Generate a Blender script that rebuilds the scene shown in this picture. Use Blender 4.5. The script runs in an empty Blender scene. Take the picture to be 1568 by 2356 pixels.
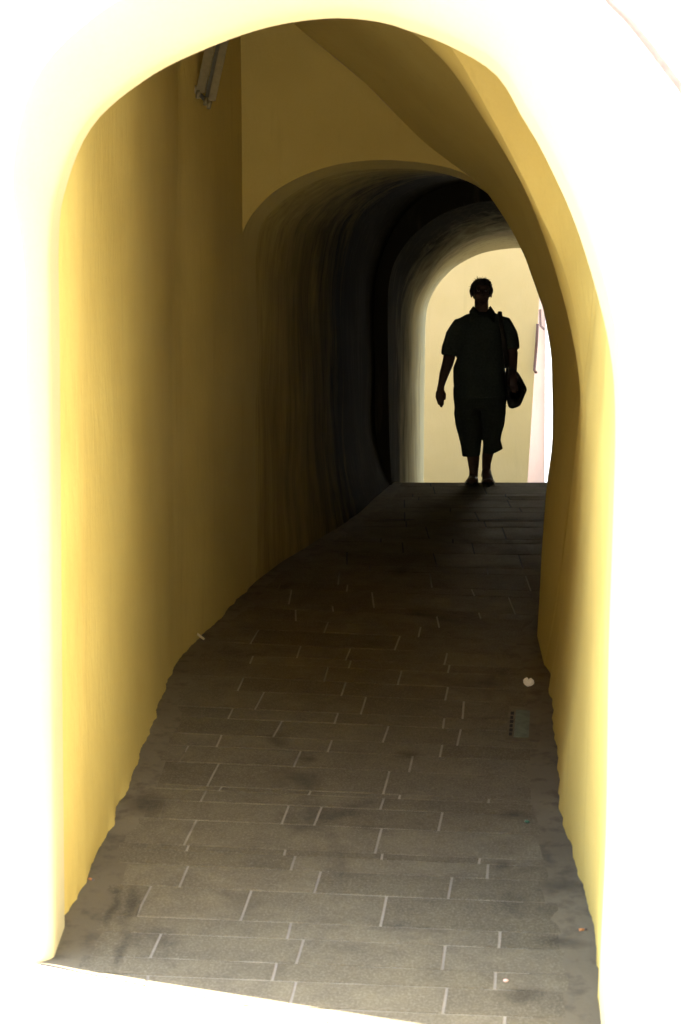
import bpy, bmesh, math, random
from mathutils import Vector, Matrix, noise

random.seed(7)
R = math.radians
scene = bpy.context.scene
COL = scene.collection

# ------------------------------------------------------------------ camera
F = 3960.0              # focal length in units of the 1568 x 2356 working frame
CX, CY = 784.0, 1178.0
PITCH = R(2.0)
CAMZ = 1.91             # eye height above the street in front
cam_d = bpy.data.cameras.new('camera')
cam = bpy.data.objects.new('camera', cam_d)
COL.objects.link(cam)
cam.location = (0, 0, CAMZ)
cam.rotation_euler = (R(90) - PITCH, 0, 0)
cam_d.sensor_fit = 'VERTICAL'
cam_d.sensor_height = 36.0
cam_d.sensor_width = 24.0
cam_d.lens = 36.0 * F / 2356.0
cam_d.clip_start = 0.05
cam_d.clip_end = 2000
cam_d.dof.use_dof = True
cam_d.dof.focus_distance = 13.5
cam_d.dof.aperture_fstop = 6.3
scene.camera = cam

# ------------------------------------------------------------------ facade frame, sun, sky
SKEW = R(22.0)
U = Vector((math.cos(SKEW), -math.sin(SKEW), 0))        # along the front wall, to the right
N = Vector((-math.sin(SKEW), -math.cos(SKEW), 0))       # out of the front wall
SUN_EL = R(56)
SUN_TURN = R(4.0)
h = -U * math.cos(SUN_TURN) + N * math.sin(SUN_TURN)
SUN = Vector((h.x * math.cos(SUN_EL), h.y * math.cos(SUN_EL), math.sin(SUN_EL)))

world = bpy.data.worlds.new('World')
scene.world = world
world.use_nodes = True
wn = world.node_tree
bg = wn.nodes['Background']
sky = wn.nodes.new('ShaderNodeTexSky')
sky.sky_type = 'NISHITA'
sky.sun_disc = False
sky.sun_elevation = SUN_EL
sky.sun_rotation = math.atan2(SUN.x, SUN.y)
wn.links.new(sky.outputs[0], bg.inputs[0])
bg.inputs[1].default_value = 0.11

sun_d = bpy.data.lights.new('sun', 'SUN')
sun_d.energy = 4.6
sun_d.angle = R(0.5)
sun_d.color = (1.0, 0.95, 0.87)
sun_o = bpy.data.objects.new('sun', sun_d)
COL.objects.link(sun_o)
sun_o.rotation_euler = SUN.to_track_quat('Z', 'Y').to_euler()

scene.view_settings.view_transform = 'Standard'
scene.view_settings.look = 'None'
scene.view_settings.exposure = 4.35
scene.view_settings.gamma = 1.0
scene.view_settings.use_curve_mapping = False
cy = scene.cycles
cy.max_bounces = 14
cy.diffuse_bounces = 5
cy.use_denoising = True
cy.sample_clamp_indirect = 6.0
scene.render.film_transparent = False


# ------------------------------------------------------------------ geometry of the place
BASE5 = CAMZ - 1.69     # floor height at Y = 5.6
STEPS = [12.5, 13.98]
CREST = 13.98


def floor_z(Y):
    if Y < 4.9:
        return BASE5 + 0.172 * (4.9 - 5.6) + 0.02 * (Y - 4.9)
    if Y > CREST:
        return BASE5 + 0.172 * (CREST - 5.6) - 0.02 * (Y - CREST)
    z = BASE5 + 0.172 * (Y - 5.6)
    for a, b in zip(STEPS[:-1], STEPS[1:]):
        if a <= Y < b:                                  # long shallow treads
            t = (Y - a) / (b - a)
            return z + 0.004 * (b - a) * (1 - t) * min(1.0, (Y - a) / 0.03)
    return z


def ray(px, py):
    u = (px - CX) / F
    v = -(py - CY) / F
    return Vector((u, math.cos(PITCH) + v * math.sin(PITCH), -math.sin(PITCH) + v * math.cos(PITCH)))


def P(px, py, Y):
    d = ray(px, py)
    t = Y / d.y
    return Vector((d.x * t, Y, CAMZ + d.z * t))


def PF(px, py):
    """where the sight line meets the sloping floor"""
    d = ray(px, py)
    k = d.z / d.y
    lo, hi = 2.0, 40.0
    f = lambda Y: CAMZ + k * Y - floor_z(Y)
    for _ in range(60):
        m = 0.5 * (lo + hi)
        if f(m) > 0:
            lo = m
        else:
            hi = m
    Y = lo
    return Vector((d.x / d.y * Y, Y, floor_z(Y)))


def interp(pts, Y):
    if Y <= pts[0][0]:
        a, b = pts[0], pts[1]
    elif Y >= pts[-1][0]:
        a, b = pts[-2], pts[-1]
    else:
        for a, b in zip(pts[:-1], pts[1:]):
            if a[0] <= Y <= b[0]:
                break
    t = (Y - a[0]) / (b[0] - a[0])
    return a[1] + (b[1] - a[1]) * t


LB = [(172, 2105), (205, 2010), (247, 1920), (300, 1800), (345, 1680), (400, 1535), (422, 1505), (490, 1440),
      (558, 1368), (600, 1328), (650, 1293), (715, 1255), (790, 1210), (850, 1163), (897, 1122)]
RB = [(1388, 2350), (1374, 2270), (1362, 2140), (1345, 2060), (1320, 1975), (1284, 1860), (1275, 1700), (1268, 1610), (1252, 1545), (1235, 1475)]
XL = [(p.y, p.x) for p in (PF(*q) for q in LB)]
XL = [(5.0, XL[0][1] - 0.03)] + XL + [(14.7, 0.575), (15.9, 0.77), (17, 0.95)]
XR = [(p.y, p.x) for p in (PF(*q) for q in RB)]
XR = [(4.6, XR[0][1] + 0.0)] + XR + [(10.0, 1.25), (11, 1.55), (13.2, 1.95), (15.5, 2.25), (17, 2.4)]
xl = lambda Y: interp(XL, Y)
xr = lambda Y: interp(XR, Y)


# ------------------------------------------------------------------ helpers
def link_mesh(name, verts, faces, mats, parent=None, smooth=True, mat_idx=None):
    me = bpy.data.meshes.new(name)
    me.from_pydata([tuple(v) for v in verts], [], faces)
    if not isinstance(mats, (list, tuple)):
        mats = [mats]
    for m in mats:
        me.materials.append(m)
    if mat_idx:
        for p, i in zip(me.polygons, mat_idx):
            p.material_index = i
    if smooth:
        for p in me.polygons:
            p.use_smooth = True
    me.update()
    o = bpy.data.objects.new(name, me)
    COL.objects.link(o)
    if parent is not None:
        o.parent = parent
        o.matrix_parent_inverse = parent.matrix_world.inverted()
    return o


def tag(o, label=None, cat=None, group=None, kind=None):
    if label:
        o['label'] = label
    if cat:
        o['category'] = cat
    if group:
        o['group'] = group
    if kind:
        o['kind'] = kind
    return o


def empty(name, loc, label, cat):
    o = bpy.data.objects.new(name, None)
    COL.objects.link(o)
    o.location = loc
    o.empty_display_size = 0.1
    bpy.context.view_layer.update()
    return tag(o, label, cat)


def resample(pts, n, spline=True):
    pts = [Vector(p) for p in pts]
    if spline and len(pts) > 2:                         # Catmull-Rom first
        out = []
        for i in range(len(pts) - 1):
            p0 = pts[max(i - 1, 0)]
            p1, p2 = pts[i], pts[i + 1]
            p3 = pts[min(i + 2, len(pts) - 1)]
            for k in range(8):
                t = k / 8
                out.append(0.5 * ((2 * p1) + (p2 - p0) * t + (2 * p0 - 5 * p1 + 4 * p2 - p3) * t * t + (3 * p1 - p0 - 3 * p2 + p3) * t ** 3))
        out.append(pts[-1])
        pts = out
    d = [0.0]
    for a, b in zip(pts[:-1], pts[1:]):
        d.append(d[-1] + (b - a).length)
    res = []
    j = 0
    for i in range(n):
        s = d[-1] * i / (n - 1)
        while j < len(d) - 2 and d[j + 1] < s:
            j += 1
        L = d[j + 1] - d[j]
        t = (s - d[j]) / L if L > 1e-9 else 0
        res.append(pts[j].lerp(pts[j + 1], min(max(t, 0), 1)))
    return res


def loft(rings):
    n = len(rings[0])
    verts = [v for r in rings for v in r]
    faces = []
    for i in range(len(rings) - 1):
        for k in range(n - 1):
            a = i * n + k
            faces.append((a, a + 1, a + n + 1, a + n))
    return verts, faces


def densify(r0, r1, m):
    return [[a.lerp(b, i / m) for a, b in zip(r0, r1)] for i in range(m + 1)]


class Joined:
    def __init__(self):
        self.v, self.f, self.i = [], [], []

    def add(self, vf, mi=0):
        o = len(self.v)
        self.v += [Vector(x) for x in vf[0]]
        self.f += [tuple(k + o for k in f) for f in vf[1]]
        self.i += [mi] * len(vf[1])

    def box(self, c, sx, sy, sz, M=None, mi=0):
        M = M or Matrix.Identity(3)
        vs = [Vector(c) + M @ Vector((x * sx / 2, y * sy / 2, z * sz / 2)) for x in (-1, 1) for y in (-1, 1) for z in (-1, 1)]
        self.add((vs, [(0, 1, 3, 2), (4, 6, 7, 5), (0, 4, 5, 1), (2, 3, 7, 6), (0, 2, 6, 4), (1, 5, 7, 3)]), mi)

    def tube(self, pts, rad, seg=10, mi=0, cap=True):
        self.add(tube(pts, rad, seg, cap), mi)

    def build(self, name, mats, parent=None, smooth=True):
        return link_mesh(name, self.v, self.f, mats, parent, smooth, self.i)


def tube(pts, rad, seg=12, cap=True, side=None):
    """closed tube along pts; rad: number, list of numbers or of (a, b) half widths; side: direction of the a half width"""
    pts = [Vector(p) for p in pts]
    n = len(pts)
    verts, faces = [], []
    ref = Vector(side) if side else Vector((1, 0, 0))
    for i, p in enumerate(pts):
        t = (pts[min(i + 1, n - 1)] - pts[max(i - 1, 0)]).normalized()
        if abs(t.dot(ref)) > 0.95:
            ref = Vector((0, 1, 0)) if abs(t.y) < 0.9 else Vector((0, 0, 1))
        a = (ref - t * ref.dot(t)).normalized()
        b = t.cross(a)
        r = rad[i] if isinstance(rad, list) else rad
        ra, rb = r if isinstance(r, (list, tuple)) else (r, r)
        for k in range(seg):
            an = 2 * math.pi * k / seg
            verts.append(p + a * ra * math.cos(an) + b * rb * math.sin(an))
    for i in range(n - 1):
        for k in range(seg):
            a = i * seg + k
            b = i * seg + (k + 1) % seg
            faces.append((a, b, b + seg, a + seg))
    if cap:
        faces.append(tuple(range(seg - 1, -1, -1)))
        faces.append(tuple(range((n - 1) * seg, n * seg)))
    return verts, faces


def ellipsoid(c, rx, ry, rz, seg=20, rings=12, M=None):
    c = Vector(c)
    M = M or Matrix.Identity(3)
    verts = [c + M @ Vector((0, 0, -rz))]
    for i in range(1, rings):
        ph = -math.pi / 2 + math.pi * i / rings
        for k in range(seg):
            th = 2 * math.pi * k / seg
            verts.append(c + M @ Vector((rx * math.cos(ph) * math.cos(th), ry * math.cos(ph) * math.sin(th), rz * math.sin(ph))))
    verts.append(c + M @ Vector((0, 0, rz)))
    faces = []
    for k in range(seg):
        faces.append((0, 1 + (k + 1) % seg, 1 + k))
    for i in range(rings - 2):
        for k in range(seg):
            a = 1 + i * seg + k
            b = 1 + i * seg + (k + 1) % seg
            faces.append((a, b, b + seg, a + seg))
    o = 1 + (rings - 2) * seg
    t = len(verts) - 1
    for k in range(seg):
        faces.append((o + k, o + (k + 1) % seg, t))
    return verts, faces


# ------------------------------------------------------------------ materials
def new_mat(name):
    m = bpy.data.materials.new(name)
    m.use_nodes = True
    nt = m.node_tree
    b = nt.nodes['Principled BSDF']
    return m, nt, b


def nd(nt, t, **kw):
    n = nt.nodes.new(t)
    for k, v in kw.items():
        setattr(n, k, v)
    return n


def mixc(nt, fac, a, b, blend='MIX'):
    m = nd(nt, 'ShaderNodeMix', data_type='RGBA', blend_type=blend)
    for sock, val in ((m.inputs[0], fac), (m.inputs[6], a), (m.inputs[7], b)):
        if isinstance(val, (int, float)):
            sock.default_value = val
        elif isinstance(val, (tuple, list)):
            sock.default_value = (*val, 1) if len(val) == 3 else val
        else:
            nt.links.new(val, sock)
    return m.outputs[2]


def ramp(nt, src, lo, hi, a=0.0, b=1.0):
    m = nd(nt, 'ShaderNodeMapRange')
    m.inputs['From Min'].default_value = lo
    m.inputs['From Max'].default_value = hi
    m.inputs['To Min'].default_value = a
    m.inputs['To Max'].default_value = b
    nt.links.new(src, m.inputs['Value'])
    return m.outputs[0]


def noise_tex(nt, scale, detail=4, rough=0.55, vec_scale=(1, 1, 1), dist=0.0):
    tc = nd(nt, 'ShaderNodeTexCoord')
    mp = nd(nt, 'ShaderNodeMapping')
    mp.inputs['Scale'].default_value = vec_scale
    nt.links.new(tc.outputs['Object'], mp.inputs[0])
    n = nd(nt, 'ShaderNodeTexNoise')
    n.inputs['Scale'].default_value = scale
    n.inputs['Detail'].default_value = detail
    n.inputs['Roughness'].default_value = rough
    n.inputs['Distortion'].default_value = dist
    nt.links.new(mp.outputs[0], n.inputs['Vector'])
    return n.outputs[0]


def bump(nt, b, h, strength, dist=0.01):
    bm = nd(nt, 'ShaderNodeBump')
    bm.inputs['Strength'].default_value = strength
    bm.inputs['Distance'].default_value = dist
    nt.links.new(h, bm.inputs['Height'])
    nt.links.new(bm.outputs[0], b.inputs['Normal'])


def plaster(name, c0, c1, streak=0.15, bmp=0.25, rough=0.85, streak_col=None, streak_lo=0.58, spec=0.08):
    m, nt, b = new_mat(name)
    big = noise_tex(nt, 1.1, 3)
    col = mixc(nt, ramp(nt, big, 0.35, 0.68), c0, c1)
    st = noise_tex(nt, 5.0, 5, 0.6, (2.6, 2.6, 0.22))
    sc = streak_col or tuple(x * 0.78 for x in c0)
    col = mixc(nt, ramp(nt, st, streak_lo, streak_lo + 0.16, 0, streak), col, sc)
    fine = noise_tex(nt, 90, 3)
    col = mixc(nt, ramp(nt, fine, 0.35, 0.75, 0, 0.10), col, tuple(x * 0.6 for x in c0))
    nt.links.new(col, b.inputs['Base Color'])
    b.inputs['Roughness'].default_value = rough
    b.inputs['Specular IOR Level'].default_value = spec
    hgt = noise_tex(nt, 14, 6, 0.6, (1.4, 1.4, 0.5))
    bump(nt, b, hgt, bmp, 0.012)
    return m


def flat(name, c, rough=0.7, spec=0.3, metallic=0.0, nz=0.12, scale=30):
    m, nt, b = new_mat(name)
    n = noise_tex(nt, scale, 4)
    nt.links.new(mixc(nt, ramp(nt, n, 0.3, 0.7, 0, 1), tuple(x * (1 - nz) for x in c), tuple(min(1, x * (1 + nz)) for x in c)), b.inputs['Base Color'])
    b.inputs['Roughness'].default_value = rough
    b.inputs['Specular IOR Level'].default_value = spec
    b.inputs['Metallic'].default_value = metallic
    bump(nt, b, n, 0.15, 0.003)
    return m


M_YEL = plaster('ochre_plaster', (0.46, 0.355, 0.108), (0.41, 0.308, 0.088), 0.5, 0.45)
M_LIP = plaster('cream_edge_plaster', (0.40, 0.355, 0.205), (0.38, 0.33, 0.185), 0.15, 0.2)
M_WHITE = plaster('pale_plaster', (0.86, 0.83, 0.74), (0.84, 0.81, 0.71), 0.1, 0.15)
M_DARK = plaster('tunnel_shade_plaster', (0.062, 0.048, 0.026), (0.040, 0.032, 0.018), 0.55, 0.5, 0.8, (0.13, 0.11, 0.075), 0.60)
M_EXIT = plaster('exit_light_plaster', (0.085, 0.077, 0.052), (0.06, 0.054, 0.037), 0.5, 0.5, 0.8, (0.16, 0.15, 0.11), 0.60)


def painted_fade(name, y0, y1, ca, cb, sa, sb):
    """plaster with a painted change of light and shade, in ragged streaks, between depths y0 and y1"""
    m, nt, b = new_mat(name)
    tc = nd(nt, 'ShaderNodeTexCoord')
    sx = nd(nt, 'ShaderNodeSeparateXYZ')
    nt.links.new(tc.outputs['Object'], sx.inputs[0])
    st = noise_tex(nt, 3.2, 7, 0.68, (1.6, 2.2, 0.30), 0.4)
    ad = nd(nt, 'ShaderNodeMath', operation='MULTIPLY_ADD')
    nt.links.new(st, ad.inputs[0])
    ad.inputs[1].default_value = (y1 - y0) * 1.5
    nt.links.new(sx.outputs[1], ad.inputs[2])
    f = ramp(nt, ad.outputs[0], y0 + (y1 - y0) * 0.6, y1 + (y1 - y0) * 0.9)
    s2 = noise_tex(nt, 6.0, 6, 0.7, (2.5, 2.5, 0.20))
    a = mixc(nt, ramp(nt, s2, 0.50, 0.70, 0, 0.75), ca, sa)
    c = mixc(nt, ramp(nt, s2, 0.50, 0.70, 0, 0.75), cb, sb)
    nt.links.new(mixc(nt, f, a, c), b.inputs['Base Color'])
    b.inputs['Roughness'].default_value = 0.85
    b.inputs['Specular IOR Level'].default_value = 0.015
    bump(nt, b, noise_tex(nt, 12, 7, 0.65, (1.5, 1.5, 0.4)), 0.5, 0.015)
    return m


M_DARK = painted_fade('tunnel_shade_plaster', 10.75, 12.4, (0.43, 0.33, 0.098), (0.017, 0.0135, 0.0065), (0.24, 0.18, 0.06), (0.042, 0.035, 0.021))  # ochre fades to near black: tunnel shade painted into the colour
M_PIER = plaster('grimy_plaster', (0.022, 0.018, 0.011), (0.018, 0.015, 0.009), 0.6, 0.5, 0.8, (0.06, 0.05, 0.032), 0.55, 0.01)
M_EXIT = painted_fade('exit_light_plaster', 14.35, 15.3, (0.017, 0.0138, 0.0065), (0.46, 0.40, 0.23), (0.052, 0.043, 0.023), (0.30, 0.25, 0.14))  # exit light painted in as a paler colour, broken by worn streaks
M_CREAM = plaster('cream_plaster', (0.52, 0.50, 0.30), (0.47, 0.45, 0.25), 0.35, 0.3)
M_PINK = plaster('pink_plaster', (0.42, 0.30, 0.25), (0.40, 0.28, 0.23), 0.2, 0.2)
M_SHELL = flat('outer_render', (0.3, 0.22, 0.14), 0.9)
M_OFFWHITE = plaster('offwhite_render', (0.62, 0.60, 0.55), (0.58, 0.56, 0.51), 0.1, 0.15)
M_BROWN = flat('brown_render', (0.10, 0.07, 0.045), 0.9)
M_ROOF = flat('roof_tile', (0.35, 0.17, 0.10), 0.85)


def stained(nt, col, strength=0.8):
    """oil spots and dried drips on the paving, each at its own place (floor x, y, half width, half length)"""
    spots = [(330, 1850, .10, .13), (290, 1838, .05, .06), (708, 1745, .05, .07), (1195, 2290, .08, .05), (1185, 1875, .07, .06), (1160, 1990, .05, .05), (1290, 2040, .09, .07),
             (256, 2090, .022, .16), (300, 2085, .026, .22), (283, 2190, .020, .16), (262, 2050, .03, .05), (640, 1700, .05, .10), (940, 1735, .06, .06), (1300, 2170, .10, .05)]
    tc = nd(nt, 'ShaderNodeTexCoord')
    wob = nd(nt, 'ShaderNodeTexNoise')
    wob.inputs['Scale'].default_value = 9
    wob.inputs['Detail'].default_value = 5
    nt.links.new(tc.outputs['Object'], wob.inputs['Vector'])
    off = nd(nt, 'ShaderNodeVectorMath', operation='MULTIPLY_ADD')
    nt.links.new(wob.outputs['Color'], off.inputs[0])
    off.inputs[1].default_value = (0.10, 0.12, 0)
    nt.links.new(tc.outputs['Object'], off.inputs[2])
    total = None
    for (px, py, rx, ry) in spots:
        p = PF(px, py)
        mp = nd(nt, 'ShaderNodeMapping')
        mp.inputs['Location'].default_value = (-(p.x + .05) / rx, -(p.y + .06) / ry, 0)
        mp.inputs['Scale'].default_value = (1 / rx, 1 / ry, 0)
        nt.links.new(off.outputs[0], mp.inputs[0])
        ln = nd(nt, 'ShaderNodeVectorMath', operation='LENGTH')
        nt.links.new(mp.outputs[0], ln.inputs[0])
        f = ramp(nt, ln.outputs['Value'], 0.2, 1.25, 1, 0)
        if total is None:
            total = f
        else:
            mm = nd(nt, 'ShaderNodeMath', operation='MAXIMUM')
            nt.links.new(total, mm.inputs[0])
            nt.links.new(f, mm.inputs[1])
            total = mm.outputs[0]
    mu = nd(nt, 'ShaderNodeMath', operation='MULTIPLY')
    nt.links.new(total, mu.inputs[0])
    mu.inputs[1].default_value = strength
    return mixc(nt, mu.outputs[0], col, (0.035, 0.029, 0.020))


def make_slab_mat():
    m, nt, b = new_mat('slate_slab')
    geo = nd(nt, 'ShaderNodeNewGeometry')
    rnd = geo.outputs['Random Per Island']
    base = mixc(nt, rnd, (0.102, 0.085, 0.050), (0.144, 0.121, 0.074))
    n1 = noise_tex(nt, 7, 5, 0.65)
    base = mixc(nt, ramp(nt, n1, 0.35, 0.7, 0, 0.55), base, (0.058, 0.050, 0.036))
    n2 = noise_tex(nt, 120, 4, 0.7)
    base = mixc(nt, ramp(nt, n2, 0.45, 0.75, 0, 0.6), base, (0.25, 0.215, 0.15))
    n3 = noise_tex(nt, 1.7, 6, 0.65, dist=0.6)
    base = mixc(nt, ramp(nt, n3, 0.56, 0.72, 0, 0.6), base, (0.040, 0.035, 0.026))
    base = stained(nt, base, 0.55)
    nt.links.new(base, b.inputs['Base Color'])
    rr = ramp(nt, noise_tex(nt, 5, 4), 0.3, 0.7, 0.7, 0.95)
    nt.links.new(rr, b.inputs['Roughness'])
    b.inputs['Specular IOR Level'].default_value = 0.05
    bump(nt, b, noise_tex(nt, 45, 6, 0.65), 0.35, 0.004)
    return m


def make_mortar_mat():
    m, nt, b = new_mat('pale_mortar')
    tc = nd(nt, 'ShaderNodeTexCoord')
    sx = nd(nt, 'ShaderNodeSeparateXYZ')
    nt.links.new(tc.outputs['Object'], sx.inputs[0])
    n = noise_tex(nt, 3, 6, 0.65)
    pale = mixc(nt, ramp(nt, n, 0.35, 0.68), (0.28, 0.24, 0.17), (0.19, 0.165, 0.12))
    pale = mixc(nt, ramp(nt, noise_tex(nt, 60, 4, 0.7), 0.5, 0.75, 0, 0.5), pale, (0.16, 0.145, 0.12))
    n3 = noise_tex(nt, 2.3, 6, 0.6, (1, 1, 1), 0.8)
    pale = mixc(nt, ramp(nt, n3, 0.56, 0.70, 0, 0.65), pale, (0.10, 0.09, 0.07))
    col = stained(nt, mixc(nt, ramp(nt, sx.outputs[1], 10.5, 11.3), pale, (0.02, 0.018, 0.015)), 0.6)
    nt.links.new(col, b.inputs['Base Color'])
    b.inputs['Roughness'].default_value = 0.9
    bump(nt, b, noise_tex(nt, 60, 5, 0.65), 0.4, 0.004)
    return m


M_SLAB = make_slab_mat()
M_MORTAR = make_mortar_mat()
M_CEMENT = plaster('trodden_cement', (0.165, 0.138, 0.088), (0.11, 0.092, 0.058), 0.5, 0.4, 0.85, (0.05, 0.043, 0.032), 0.5)
M_STREET = flat('asphalt', (0.05, 0.047, 0.044), 0.9, 0.2, 0, 0.25, 40)
M_PAVE = plaster('pavement_stone', (0.52, 0.48, 0.42), (0.48, 0.44, 0.39), 0.1, 0.3)

# ------------------------------------------------------------------ ground and paving
def build_ground():
    ys = [-120, -60, -30, -15, -6, 0, 3, 4, 4.9, 6, 7, 8, 9, 10, 11, 12, 13, 13.98, 15, 16, 18, 22, 30, 50, 100, 200, 400]
    xs = [-300, -120, -50, -20, -8, -3, 0, 3, 8, 20, 50, 120, 300]
    verts = [Vector((x, y, min(floor_z(y), BASE5 + 0.172 * (y - 5.6) if 5 < y < CREST else 9) - (0.014 if y > 5.7 else 0.10))) for y in ys for x in xs]
    n = len(xs)
    faces = [(j * n + i, j * n + i + 1, (j + 1) * n + i + 1, (j + 1) * n + i) for j in range(len(ys) - 1) for i in range(n - 1)]
    o = link_mesh('ground', verts, faces, M_STREET)
    tag(o, kind='structure')


build_ground()

FX0, FY0 = -0.94, 5.6                                   # left corner of the entrance on the ground
front_y = lambda x: FY0 - math.tan(SKEW) * (x - FX0)


def add_stains(m):
    nt = m.node_tree
    b = nt.nodes['Principled BSDF']
    src = b.inputs['Base Color'].links[0].from_socket
    nt.links.new(stained(nt, src, 0.6), b.inputs['Base Color'])


add_stains(M_CEMENT)


def build_pavement():
    J = Joined()
    rings = []
    for w in (0.0, 0.4, 0.8, 1.2, 1.6):
        row = []
        for i in range(61):
            p = Vector((FX0, FY0, 0)) + U * (-8 + 18 * i / 60) + N * (w - 0.02)
            row.append(Vector((p.x, p.y, floor_z(p.y) - 0.006)))
        rings.append(row)
    rings.append([Vector((p.x, p.y, p.z - 0.12)) + N * 0.004 for p in rings[-1]])
    J.add(loft(rings))
    o = J.build('pavement', M_PAVE, smooth=False)
    tag(o, kind='structure')


build_pavement()


def build_floor():
    J = Joined()
    # cement bed
    ys = [4.3 + 0.05 * i for i in range(int((16.6 - 4.3) / 0.05) + 1)]
    ys = sorted(set([round(y, 4) for y in ys] + [round(s + d, 4) for s in STEPS for d in (-0.002, 0.03)]))
    rings = []
    for Y in ys:
        a, b = xl(Y) - 0.12, xr(Y) + 0.12
        row = []
        for i in range(61):
            x = a + (b - a) * i / 60
            y = max(Y, front_y(x))
            e = min(abs(x - xl(y)), abs(xr(y) - x))
            lift = 0.0035 * min(1, max(0, 1 - e / 0.20)) * 1.6
            row.append(Vector((x, y, floor_z(y) - 0.003 + lift + 0.0012 * noise.noise(Vector((x * 9, y * 9, 0))))))
        rings.append(row)
    bv, bf = loft(rings)
    edge_f, mid_f = [], []
    for q in bf:
        c = sum((bv[k] for k in q), Vector()) / 4
        (edge_f if min(c.x - xl(c.y), xr(c.y) - c.x) < 0.21 else mid_f).append(q)
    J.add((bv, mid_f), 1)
    J.add((bv, edge_f), 2)
    # slab courses traced from the photograph: course lines, then joints (px at far end, px at near end)
    rows = [2405, 2360, 2322, 2261.7, 2221, 2164.6, 2127, 2056.6, 2006.6, 1973, 1959.6, 1901, 1858, 1832, 1822, 1769, 1731, 1703, 1665, 1641, 1600,
            1569, 1536, 1518, 1490, 1457, 1433]
    joints = [[(480, 470), (830, 822), (1180, 1176)], [(560, 548), (1166, 1164)], [(337, 325), (681, 665), (1031, 1022)], [(635, 625), (1144, 1142)], [(367, 342), (698, 681), (1027, 1020)],
              [(669, 660), (1154, 1152)], [(344, 310), (577, 552), (891, 877)], [(431, 410), (738, 723), (1042, 1034)], [(679, 669), (1126, 1124)],
              [(432, 427), (656, 653), (881, 879), (1107, 1105)], [(450, 421), (879, 864)], [(382, 364), (664, 648), (740, 723), (1020, 1011)],
              [(473, 460), (884, 876)], [(509, 502), (715, 710), (922, 920), (1128, 1127)], [(363, 338), (502, 475), (897, 883)],
              [(432, 411), (692, 676), (951, 943), (1212, 1209)], [(509, 497), (764, 754), (1019, 1014)], [(648, 628), (895, 882), (1062, 1054)],
              [(535, 524), (778, 770), (1024, 1021)], [(607, 586), (843, 831), (1069, 1066)], [(560, 546), (796, 786), (1032, 1026)],
              [(755, 746), (925, 916)], [(582, 575), (808, 803), (1036, 1032)], [(692, 683), (807, 796), (1030, 1024)],
              [(595, 576), (921, 909)], [(755, 746), (969, 964), (1185, 1183)]]
    slope = lambda Y: (-0.10 - 0.02 * (min(Y, 10) - 6.2)) * min(1, max(0, (12.45 - Y) / 2.4))
    lines = []
    for y in rows:
        p = PF(784, y)
        lines.append(p.y)
    jx = []
    for i, js in enumerate(joints):
        near, far = lines[i], lines[i + 1]
        out = []
        for (pf_, pn) in js:
            def at(px, Y0):
                x = (px - CX) / F * Y0
                for _ in range(4):
                    x = (px - CX) / F * (Y0 + slope(Y0) * x) * 1.0
                return x
            out.append((at(pn, near), at(pf_, far)))
        jx.append(out)
    # further courses up to the crest
    Y = lines[-1]
    rnd = random.Random(3)
    while Y < 15.4:
        w = rnd.choice([0.16, 0.24, 0.30, 0.36, 0.12])
        for s in STEPS:
            if 0.04 < s - Y < w + 0.08:
                w = s - Y
        o = rnd.uniform(0, 0.6)
        xs = []
        x = xl(Y) + 0.1 + o
        while x < xr(Y) - 0.2:
            xs.append((x, x + rnd.uniform(-0.01, 0.01)))
            x += rnd.uniform(0.4, 0.85)
        jx.append(xs)
        Y += w
        lines.append(Y)
    g = 0.0042
    for i, js in enumerate(jx):
        near, far = lines[i] + g, lines[i + 1] - g
        if far - near < 0.02:
            continue
        sn, sf = slope(near), slope(far)
        mL = 0.09 + 0.09 * noise.noise(Vector((0, near * 3, 5)))
        mR = 0.11 + 0.09 * noise.noise(Vector((7, near * 3, 5)))
        seq = [(xl(near) + mL, xl(far) + mL)] + sorted(js) + [(xr(near) - mR, xr(far) - mR)]
        seq = [q for k, q in enumerate(seq) if k in (0, len(seq) - 1) or (seq[0][0] + 0.06 < q[0] < seq[-1][0] - 0.06)]
        for (a0, a1), (b0, b1) in zip(seq[:-1], seq[1:]):
            gl = g * 1.2
            tz = rnd.uniform(-0.0006, 0.0006)
            nx, ny = 6, 3
            grid = []
            for r in range(ny + 1):
                t = r / ny
                xa, xb = a0 + (a1 - a0) * t + gl, b0 + (b1 - b0) * t - gl
                for k in range(nx + 1):
                    x = xa + (xb - xa) * k / nx
                    y = near + (far - near) * t + (sn + (sf - sn) * t) * x
                    y = max(y, front_y(x) + 0.001 * t)
                    edge = 0.0012 * noise.noise(Vector((x * 25, y * 25, i)))
                    grid.append(Vector((x + edge, y + edge, floor_z(y) + tz + 0.0007 * noise.noise(Vector((x * 6, y * 6, 3))))))
            if max(v.y - front_y(v.x) for v in grid) < 0.02:
                continue
            m = nx + 1
            vs = list(grid)
            fs = [(r * m + k, r * m + k + 1, (r + 1) * m + k + 1, (r + 1) * m + k) for r in range(ny) for k in range(nx)]
            rim = [k for k in range(m)] + [r * m + nx for r in range(1, ny + 1)] + [ny * m + k for k in range(nx - 1, -1, -1)] + [r * m for r in range(ny - 1, 0, -1)]
            o = len(vs)
            vs += [grid[k] - Vector((0, 0, 0.012)) for k in rim]
            for k in range(len(rim)):
                k2 = (k + 1) % len(rim)
                fs.append((rim[k2], rim[k], o + k, o + k2))
            J.add((vs, fs), 0)
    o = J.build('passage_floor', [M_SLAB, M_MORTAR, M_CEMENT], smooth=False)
    tag(o, kind='structure')


build_floor()

# ------------------------------------------------------------------ the passage building
B = empty('passage_building', (0, 9, 0), 'ochre plastered building with a blown-out pale front and a long arched passage through it', 'building')
TOPZ = 7.0
INSET = 0.26                                            # depth of the entrance reveal


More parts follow.
